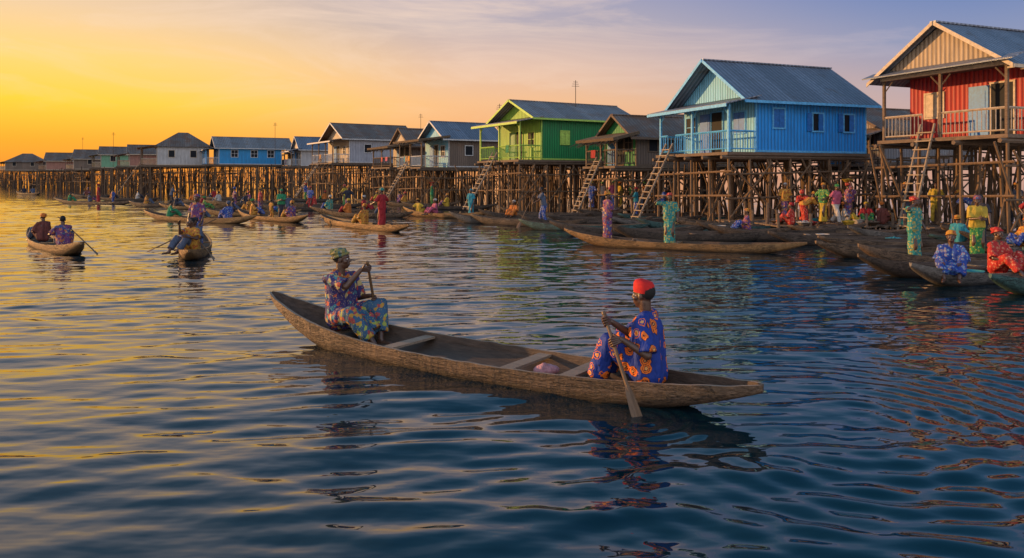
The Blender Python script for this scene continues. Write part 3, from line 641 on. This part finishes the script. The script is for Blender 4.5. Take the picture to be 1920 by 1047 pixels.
    if necklace:
        for rr in (.075,.09):
            for k in range(22):
                t=2*math.pi*k/22; ellip(NK,neck+rt*rr*1.0*math.cos(t)+fw*(.02+rr*math.sin(t))-up*(.02+.035*(math.sin(t)+.4)*rr/.08)+up*.03,(.009,.009,.009),None,6,4)
    vs=[];fs=[];mi=[]
    zc=pel.z-.04
    for part,slot in ((hv,0),(bv,0),((S.v,0,S.f),0),(gv,1),((HT.v,0,HT.f),2),((hr.v,0,hr.f),5),((EY.v,0,EY.f),3),((PU.v,0,PU.f),4),((NK.v,0,NK.f),7)):
        o=len(vs); vs+=[tuple(p) for p in part[0]]
        for ff in part[2]:
            fs.append(tuple(i+o for i in ff)); sl=slot
            if slot==1:
                c=sum((V(part[0][i]) for i in ff),V())/len(ff)
                if (not sit and c.z<zc) or (sit and (c.y>pel.y+.22 and c.z<pel.z+.48 and (c-pel).length>.24 and all((c-a[1]).length>.13 for a in arms))): sl=6
            mi.append(sl)
    me=bpy.data.meshes.new(key); me.from_pydata(vs,[],fs); me.update()
    for mt in (M['skin'],CL[0],CL[1],M['eye'],M['pupil'],M['hair'],CL[2],CL[8]): me.materials.append(mt)
    me.polygons.foreach_set('material_index',mi); me.polygons.foreach_set('use_smooth',[True]*len(fs)); me.update()
    return me
def person(name,me,loc,yaw,scale,cloth,hat,lower=None,neckl=None):
    o=obj(name,me,loc,yaw,scale=scale)
    for i,mt in ((1,cloth),(2,hat),(6,lower or cloth),(7,neckl or CL[8])):
        o.material_slots[i].link='OBJECT'; o.material_slots[i].material=mt
    return o
def tolocal(p,loc,yaw,s):
    a=math.radians(-yaw); q=V(p)-V(loc); return V((q.x*math.cos(a)-q.y*math.sin(a),q.x*math.sin(a)+q.y*math.cos(a),q.z))/s
def paddle(a,b,blade=.55,w=.075,mat='paddle',roll=20):
    a=V(a);b=V(b); L=(b-a).length; mb=MB()
    mb.pole((0,0,0),(0,0,-L+blade*.9),.017,.020,8); mb.pole((-.0,0,0.0),(0,0,.03),.024,.02,8)
    pr=[(0,.02),(.12,.04),(.35,.9*w),(.65,w),(.88,.8*w),(1,.25*w)]; vs=[]
    for t,ww in pr:
        z=-L+blade*(1-t)
        vs+=[(-ww,0,z),(0,.014*(1-t*.6),z),(ww,0,z),(0,-.014*(1-t*.6),z)]
    fs=[(j*4+k,j*4+(k+1)%4,(j+1)*4+(k+1)%4,(j+1)*4+k) for j in range(len(pr)-1) for k in range(4)]+[(3,2,1,0),(20,21,22,23)]
    mb.add(vs,fs)
    o=obj('canoe_paddle',mb.mesh('paddle',M[mat],False),a)
    o.rotation_mode='QUATERNION'; o.rotation_quaternion=(a-b).to_track_quat('Z','Y') @ Matrix.Rotation(math.radians(roll),3,'Z').to_quaternion(); return o

# foreground man
mo=(1.37,7.42,.16); my=56; ms=1.13
pa=V((.90,7.30,.87)); pb=V((1.19,6.84,-.12))
paddle(pa,pb+(pb-pa).normalized()*.22,.66,.06,roll=-10)
hr_=tolocal(pa.lerp(pb,.06),mo,my,ms); hl_=tolocal(pa.lerp(pb,.25),mo,my,ms)
me=figure('man_mesh',(0,0,.12),(-.03,.06,1),8,(.05,1,-.03),hr_,hl_,(.13,.50,-.03),(-.14,.46,-.03),(.2,-.3,-1),(-.2,-.6,-1),(0,.3,1),gripax=tolocal(V(mo)+(pa-pb),mo,my,ms),dress='boubou',head='cap',vox=.010,kspread=.25,slim=1.1)
person('man',me,mo,my,ms,M['c_man'],M['redcap'])
# foreground woman
wo=(-2.27,9.93,.24); wy=-122; ws=1.14
pa=V((-1.87,9.66,1.10)); pb=V((-1.80,10.3,-.10))
paddle(pa,pb+(pb-pa).normalized()*.2,.5,.07)
hr_=tolocal(pa.lerp(pb,.05),wo,wy,ws); hl_=tolocal(pa.lerp(pb,.42),wo,wy,ws)
me=figure('woman_mesh',(0,0,.12),(.02,-.02,1),-8,(-.50,.86,.02),hr_,hl_,(.12,.62,-.12),(-.12,.50,-.12),(.5,-.2,-.9),(-.4,-.2,-1),(0,.3,1),gripax=tolocal(V(wo)+(pa-pb),wo,wy,ws),dress='boubou',head='wrap',vox=.010,kspread=.6,necklace=True,slim=1.06)
person('woman',me,wo,wy,ws,M['c_wom'],M['c_scarf'],M['c_wrap'],CL[7])
mb=MB(); ellip(mb,(0,0,.06),(.14,.10,.07)); ellip(mb,(.1,.03,.05),(.08,.07,.05)); ellip(mb,(-.02,-.02,.12),(.04,.035,.03))
vs,ns,fs=remesh(mb,.012,3); mb=MB(); mb.add(vs,fs); obj('cloth_bundle',mb.mesh('bundle',plain('bundle_pink',(.50,.24,.25),.8,0,.3,10,1),True),(.36,8.1,.06),20)

P_={}
ST=dict(fR=(.10,0,.07),fL=(-.10,.03,.07))
P_['sw']=figure('pose_stand_woman',hR=(.30,.05,.82),hL=(-.27,.16,.88),**ST)
P_['sh']=figure('pose_hand_on_hip',hR=(.21,.06,.98),hL=(-.30,.30,1.05),eR=(1,-.3,0),eL=(-.6,-.5,-.5),look=(-.5,1,-.05),lean=(-.04,0,1),**ST)
P_['sl']=figure('pose_head_load',hR=(.22,.04,1.74),hL=(-.29,.06,.84),eR=(1,.2,-.1),load=True,**ST)
P_['su']=figure('pose_stand_raise',hR=(.24,.18,1.55),hL=(-.26,.14,.88),eR=(1,0,-.4),**ST)
P_['sc']=figure('pose_stand_hold',hR=(.06,.30,1.12),hL=(-.05,.30,1.10),look=(.2,1,-.25),**ST)
P_['sm']=figure('pose_stand_man',hR=(.30,.04,.82),hL=(-.30,.04,.82),fR=(.13,.05,.07),fL=(-.13,-.03,.07),dress='shirt',head='hair')
P_['wk']=figure('pose_walk_man',hR=(.25,-.18,.86),hL=(-.24,.28,.92),fR=(.10,.26,.08),fL=(-.10,-.30,.13),lean=(0,.08,1),pelvis=(0,0,.90),dress='shirt',head='cap')
P_['sp']=figure('pose_stand_pole',hR=(.15,.42,1.25),hL=(.02,.40,1.0),fR=(.16,.1,.07),fL=(-.15,-.08,.07),lean=(0,.18,1),dress='shirt',head='hair')
P_['bw']=figure('pose_bend_woman',pelvis=(0,-.10,.86),lean=(0,.95,.6),look=(0,1,-.8),hR=(.16,.62,.55),hL=(-.16,.62,.58),fR=(.12,0,.07),fL=(-.12,.03,.07),dress='long')
SI=dict(pelvis=(0,0,.12),fR=(.12,.60,.05),fL=(-.12,.55,.05),kp=(0,.3,1),kspread=.3)
P_['tw']=figure('pose_sit_woman',hR=(.18,.36,.30),hL=(-.18,.36,.30),**SI)
P_['tm']=figure('pose_sit_man',hR=(.20,.36,.34),hL=(-.20,.34,.32),dress='shirt',head='hair',lean=(0,.15,1),**SI)
P_['tl']=figure('pose_sit_lean',hR=(.24,.30,.50),hL=(-.30,-.10,.12),dress='shirt',head='cap',lean=(-.12,-.10,1),look=(-.6,1,0),**SI)
P_['tp']=figure('pose_sit_paddle',hR=(-.05,.42,.72),hL=(-.32,.38,.42),dress='shirt',head='hair',lean=(-.08,.12,1),twist=15,**SI)
C=CL
PL=[
 ('tw',-15.3,24.7,.18,60,1.0,15,10,7),('tp',-13.25,22.4,.18,35,1.05,4,10,2),
 ('tp',-9.05,20.9,.18,150,1.08,3,10,5),('sw',-9.75,23.1,.08,170,.98,4,1,4),('tw',-9.35,22.0,.18,170,1.0,10,1,14),
 ('tm',-17.9,38.9,.2,-60,1,11,11,5),('tw',-13.9,36.6,.2,50,1.05,1,1,10),('tl',-15.9,37.8,.2,-60,1,15,10,5),
 ('sh',-17.6,47.2,.08,-60,.95,4,4,1),('tw',-20.2,48.4,.22,-60,1,5,5,5),('tl',-16.4,46.8,.22,60,1,3,3,4),
 ('tm',-38.8,65.2,.2,-70,1,11,11,5),('sw',-35.3,63.7,.08,-60,1,8,8,8),('tl',-36.3,64.1,.2,-70,1,10,4,4),('sm',-33.6,63,.0,80,.7,1,1,1),
 ('tm',-66.8,102.4,.2,60,1.1,14,14,14),('tm',-64.3,100.6,.2,60,1.1,10,14,8),
 ('tw',-14.2,40.6,.2,-60,1.05,3,1,5),('sm',-12.6,39.0,.06,-40,.62,3,3,4),('tw',-11.0,37.3,.2,60,1.05,4,3,3),('sc',-11.8,38.2,.08,200,.95,11,14,11),
 ('tw',-6.5,32.9,.2,60,1.05,3,3,3),('sh',-5.45,31.6,.06,60,1.03,8,8,0),
 ('tl',-5.6,43.4,.2,-40,1.0,9,14,3),('tw',-4.4,42.4,.2,120,1.0,12,12,6),
 ('sw',-2.2,40.8,.08,150,.93,13,13,13),('tw',.1,39.6,.2,150,1,7,7,6),
 ('sp',1.42,34.2,.05,100,1.05,10,1,10),('sh',4.9,46.0,.3,150,1.0,1,1,9),
 ('sc',2.9,24.4,.08,-70,1.02,4,4,3),('su',4.9,23.3,.08,165,1.0,0,0,2),
 ('wk',6.2,45.9,.3,-150,1.05,12,1,5),('sl',6.7,46.3,.3,100,1.0,9,9,7),('sm',7.4,45.9,.3,-60,1.0,5,1,5),('sc',5.6,46.2,.3,30,1.0,6,10,5),('wk',8.2,45.8,.3,120,1.0,7,10,5),
 ('sp',8.4,41.6,.1,-120,.98,1,10,5),('sh',6.9,41.5,.1,70,.98,13,1,8),
 ('tw',11.3,30.2,.32,60,1.0,2,2,8),('bw',12.1,30.8,.32,-80,.95,3,2,3),('sh',12.7,30.5,.32,120,1.0,5,9,3),('wk',13.05,30.1,.32,-150,.98,12,6,5),('bw',12.3,31.5,.32,150,1,2,2,2),
 ('sl',13.9,30.9,.32,-100,1.0,4,4,2),('tw',14.8,31.2,.32,160,1,8,5,9),
 ('sm',17.2,30.3,.34,150,1.0,9,9,3),('sh',16.3,30.9,.34,40,1.0,14,10,3),('tw',15.2,30.7,.34,-60,1.0,15,3,7),('wk',20.2,29.9,.34,130,1.0,10,14,3),('bw',18.2,29.7,.34,60,1.0,1,5,3),
 ('su',10.0,18.4,.08,-150,1.0,0,0,2),('tw',8.9,15.35,.2,150,1.08,1,1,3),('sc',12.25,19.4,.08,165,1.0,9,5,4),('tw',10.45,16.1,.2,-160,1.1,2,2,2),('sm',13.6,21.6,.08,120,1.0,14,14,3),
 ('tm',-39.5,73.5,.2,-60,1.1,7,14,4),('tm',-36.5,72.8,.2,-60,1.1,6,14,4),('tw',-15.4,51.4,.2,60,1.1,10,10,3),('sw',-13.8,51.1,.08,160,.95,1,8,2),('tl',-28.5,67.3,.2,60,1.1,7,7,4),
 ('tw',-11.6,47.6,.2,60,1.1,0,1,6),('tl',-9.3,47.0,.2,-100,1.1,8,8,6),('sh',-10.4,47.3,.08,-160,.98,14,4,3),
 ('sw',12.4,33.9,.3,160,1,3,4,6),('wk',15.4,34,.3,160,1,4,14,6),('tw',13.8,31.0,.32,-120,1,6,9,7),
 ('tw',9.0,28.7,.2,80,1,4,1,3),('tw',-49.5,87.2,.2,60,1.1,15,10,4),('tm',-21,59.3,.2,60,1.05,14,10,4),('tw',-4.6,53,.2,80,1.1,9,4,3),('sm',-2.9,52.5,.08,80,1,15,14,3),
 ('tm',-16.5,43.9,.2,-70,1,14,10,3),('sw',-14.6,43.3,.08,-70,.97,2,4,3),('tw',-13.3,42.9,.2,110,1,13,1,9),
 ('tw',-9.4,42.9,.2,70,1,7,8,9),('tm',-7.2,42.1,.2,70,1,14,10,3),('tm',-15,56.6,.2,70,1.1,2,8,3),('sh',-12.6,56.3,.08,70,1,9,5,2),
 ('tw',-8.5,59.4,.2,70,1.1,3,4,2),('sl',-6.3,58.7,.08,-90,1,11,5,2),('tm',-24.6,62.8,.2,70,1.1,6,10,2),('tw',-22,62.3,.2,70,1.1,12,10,2),
 ('tm',-31.5,79.2,.2,70,1.1,8,10,2),('sw',-19.5,70.6,.08,70,1,1,5,2),('tw',-17.6,70.3,.2,70,1,7,5,2),
 ('tp',-24.2,53.6,.2,-70,1.05,14,10,3),('tw',-22.0,53.0,.2,110,1.05,8,4,7),('tm',-28.5,58.1,.2,-70,1.05,3,10,3),('sp',-26.2,57.5,.08,-70,1,10,14,3),('tw',-11.5,63.6,.2,70,1.1,9,2,3),('tp',-9.6,63.3,.2,-70,1.1,4,2,3),
 ('tw',15.2,22.0,.2,100,1,3,1,7),('sh',17.0,24.4,.08,130,1,8,4,9),('tw',14.0,23.5,.2,-60,1,13,4,3)]
kinds={'tm':'man','tp':'man','sm':'man','sp':'man','wk':'man','tl':'man'}
for p in PL:
    k=p[0]; nm=kinds.get(k,'woman')
    if k=='sm' and p[5]<.8: nm='child'
    x,y,zz=p[1],p[2],p[3]
    if zz<.25:
        x,y=snap(x,y); zz=.15 if k[0]=='t' else .045
    person(nm,P_[k],(x,y,zz),p[4],p[5],C[p[6]],C[p[8]],C[p[7]],C[(p[6]+5)%14] if k=='sl' else None)
paddle((-13.5,22.7,.75),(-12.0,21.8,-.1),.5,.08); paddle((-9.3,21.4,.8),(-8.0,20.3,-.1),.5,.08); paddle((-9.1,22.9,.95),(-11.2,22.6,-.1),.5,.08)
paddle((1.05,34.1,1.6),(.2,33.3,-.1),.5,.08)
def basin_mesh(r,h,fill):
    mb=MB(); pr=[(.6*r,0),(r,h),(r*1.06,h),(r*1.06,h-.015),(r*.95,h-.02),(r*.55,.03)]; n=16; vs=[]
    for rr,z in pr:
        for k in range(n): t=2*math.pi*k/n; vs.append((rr*math.cos(t),rr*math.sin(t),z))
    fs=[(j*n+k,j*n+(k+1)%n,(j+1)*n+(k+1)%n,(j+1)*n+k) for j in range(len(pr)-1) for k in range(n)]+[tuple(range(n-1,-1,-1)),tuple(range(5*n,6*n))]
    mb.add(vs,fs)
    if fill:
        for k in range(26):
            t=random.uniform(0,6.28); q=r*.75*random.random()**.5; ellip(mb,(q*math.cos(t),q*math.sin(t),h*.8+random.uniform(0,.08)*(1-q/r)),(.05,.05,.04),None,6,4)
    me=mb.mesh('basin',CL[0],True); me.set_sharp_from_angle(angle=math.radians(50)); return me
BA=[basin_mesh(.26,.16,True),basin_mesh(.22,.2,False),basin_mesh(.3,.14,True)]
for (x,y,z,mt) in [(11.7,29.9,.32,CL[6]),(12.0,30.1,.32,CL[2]),(12.6,31.2,.32,CL[13]),(13.6,30.2,.32,CL[9]),(14.2,30.6,.32,CL[6]),(14.5,30.1,.32,M['plank']),(11.0,30.9,.32,M['plank']),(15.8,30.1,.34,CL[13]),
   (10.9,26.3,.06,CL[6]),(9.6,28.4,.06,M['plank']),(12.7,24.8,.06,CL[13]),(14.4,21.9,.06,M['plank']),(3.9,23.9,.06,M['plank']),(9.7,15.75,.06,CL[13]),(13.6,19.6,.06,CL[6]),(7.2,33.1,.06,CL[9]),(-12.8,21.9,.06,M['plank']),(-14.5,41.1,.06,M['plank']),(8.6,30.8,.06,CL[6])]:
    if z<.2: x,y=snap(x,y)
    o=obj('goods_basin',random.choice(BA),(x,y,z)); o.material_slots[0].link='OBJECT'; o.material_slots[0].material=mt

# ------------------------------------------------------------------ sky / light
w=bpy.data.worlds.new('World'); sc.world=w; w.use_nodes=True; nt=w.node_tree
bg=nt.nodes['Background']
tc=N(nt,'ShaderNodeTexCoord'); nrm=N(nt,'ShaderNodeVectorMath',operation='NORMALIZE'); nt.links.new(tc.outputs['Generated'],nrm.inputs[0])
sep=N(nt,'ShaderNodeSeparateXYZ'); nt.links.new(nrm.outputs[0],sep.inputs[0])
z=mth(nt,'MAXIMUM',sep.outputs[2],0.0)
A=math.radians(48)
hx=mth(nt,'ADD',mth(nt,'MULTIPLY',sep.outputs[0],-math.sin(A)),mth(nt,'MULTIPLY',sep.outputs[1],math.cos(A)))
hl=mth(nt,'SQRT',mth(nt,'ADD',mth(nt,'MULTIPLY',sep.outputs[0],sep.outputs[0]),mth(nt,'ADD',mth(nt,'MULTIPLY',sep.outputs[1],sep.outputs[1]),.0001)))
h=mth(nt,'DIVIDE',hx,hl)
warm=ramp(nt,z,[(0,(.88,.26,.03)),(.045,(1.10,.44,.02)),(.09,(1.25,.68,.035)),(.14,(1.12,.70,.18)),(.20,(.92,.64,.38)),(.28,(.76,.60,.50)),(.42,(.44,.47,.56)),(.6,(.17,.29,.44)),(1,(.05,.15,.28))])
mid=ramp(nt,z,[(0,(.84,.33,.11)),(.05,(.94,.43,.16)),(.10,(.94,.53,.27)),(.15,(.80,.54,.41)),(.20,(.52,.44,.47)),(.25,(.36,.36,.50)),(.38,(.22,.35,.54)),(.6,(.07,.21,.39)),(1,(.03,.13,.26))])
cool=ramp(nt,z,[(0,(.62,.34,.25)),(.06,(.62,.41,.36)),(.11,(.48,.38,.42)),(.16,(.27,.31,.48)),(.23,(.13,.22,.49)),(.38,(.11,.28,.52)),(.6,(.045,.18,.36)),(1,(.02,.12,.24))])
f1=N(nt,'ShaderNodeMapRange',interpolation_type='SMOOTHSTEP'); nt.links.new(h,f1.inputs[0]); f1.inputs[1].default_value=.15; f1.inputs[2].default_value=.72
f2=N(nt,'ShaderNodeMapRange',interpolation_type='SMOOTHSTEP'); nt.links.new(h,f2.inputs[0]); f2.inputs[1].default_value=.68; f2.inputs[2].default_value=1.0
col=mixc(nt,f1.outputs[0],cool,mid); col=mixc(nt,f2.outputs[0],col,warm)
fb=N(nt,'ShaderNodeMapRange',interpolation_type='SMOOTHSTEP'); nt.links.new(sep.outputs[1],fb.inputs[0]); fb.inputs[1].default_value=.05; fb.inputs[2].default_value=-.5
back_fill=ramp(nt,z,[(0,(1.0,.85,.75)),(.3,(1.0,.98,1.05)),(.7,(.55,.7,1.0)),(1,(.15,.25,.45))])  # sky behind the camera made brighter, added as fill for walls and figures
col=mixc(nt,fb.outputs[0],col,mixc(nt,1.0,back_fill,(1.1,1.1,1.1),'MULTIPLY'))
mp=N(nt,'ShaderNodeMapping'); mp.inputs['Scale'].default_value=(1.3,1.3,6); mp.inputs['Rotation'].default_value=(.15,.5,0); nt.links.new(nrm.outputs[0],mp.inputs[0])
wv=N(nt,'ShaderNodeTexNoise'); wv.inputs['Scale'].default_value=2.3; wv.inputs['Detail'].default_value=9; wv.inputs['Roughness'].default_value=.64; wv.inputs['Distortion'].default_value=.9
nt.links.new(mp.outputs[0],wv.inputs['Vector'])
cf=mth(nt,'MULTIPLY',mth(nt,'SUBTRACT',wv.outputs['Fac'],.49),4.2,True)
zf=N(nt,'ShaderNodeMapRange'); nt.links.new(z,zf.inputs[0]); zf.inputs[1].default_value=.06; zf.inputs[2].default_value=.16
cf=mth(nt,'MULTIPLY',mth(nt,'MULTIPLY',cf,zf.outputs[0]),.55)
zg=N(nt,'ShaderNodeMapRange'); nt.links.new(z,zg.inputs[0]); zg.inputs[1].default_value=.45; zg.inputs[2].default_value=.25
cf=mth(nt,'MULTIPLY',cf,zg.outputs[0])
ccol=mixc(nt,f1.outputs[0],(.48,.43,.53),(1.0,.74,.56))
col=mixc(nt,cf,col,ccol)
sky=N(nt,'ShaderNodeTexSky'); sky.sky_type='NISHITA'; sky.sun_disc=False; sky.sun_elevation=math.radians(SUN_EL); sky.sun_rotation=math.radians(360+SUN_AZ)
nm=mixc(nt,1.0,sky.outputs[0],(.004,.004,.004),'MULTIPLY')
col=mixc(nt,1.0,col,nm,'ADD')
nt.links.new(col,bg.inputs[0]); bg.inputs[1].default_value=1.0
S=V((math.sin(math.radians(SUN_AZ))*math.cos(math.radians(SUN_EL)),math.cos(math.radians(SUN_AZ))*math.cos(math.radians(SUN_EL)),math.sin(math.radians(SUN_EL))))
sl=bpy.data.lights.new('sun','SUN'); sl.energy=5.0; sl.angle=math.radians(.8); sl.color=(1,.53,.20)
so=bpy.data.objects.new('sun',sl); sc.collection.objects.link(so); so.rotation_mode='QUATERNION'; so.rotation_quaternion=S.to_track_quat('Z','Y')

cam=bpy.data.cameras.new('camera'); co=bpy.data.objects.new('camera',cam); sc.collection.objects.link(co)
co.location=(0,0,2.2); co.rotation_euler=(math.radians(90),0,0); cam.sensor_width=36; cam.lens=26.25; cam.shift_y=-.0982; cam.clip_end=9000; cam.clip_start=.05
sc.camera=co
print('objects',len(bpy.data.objects))
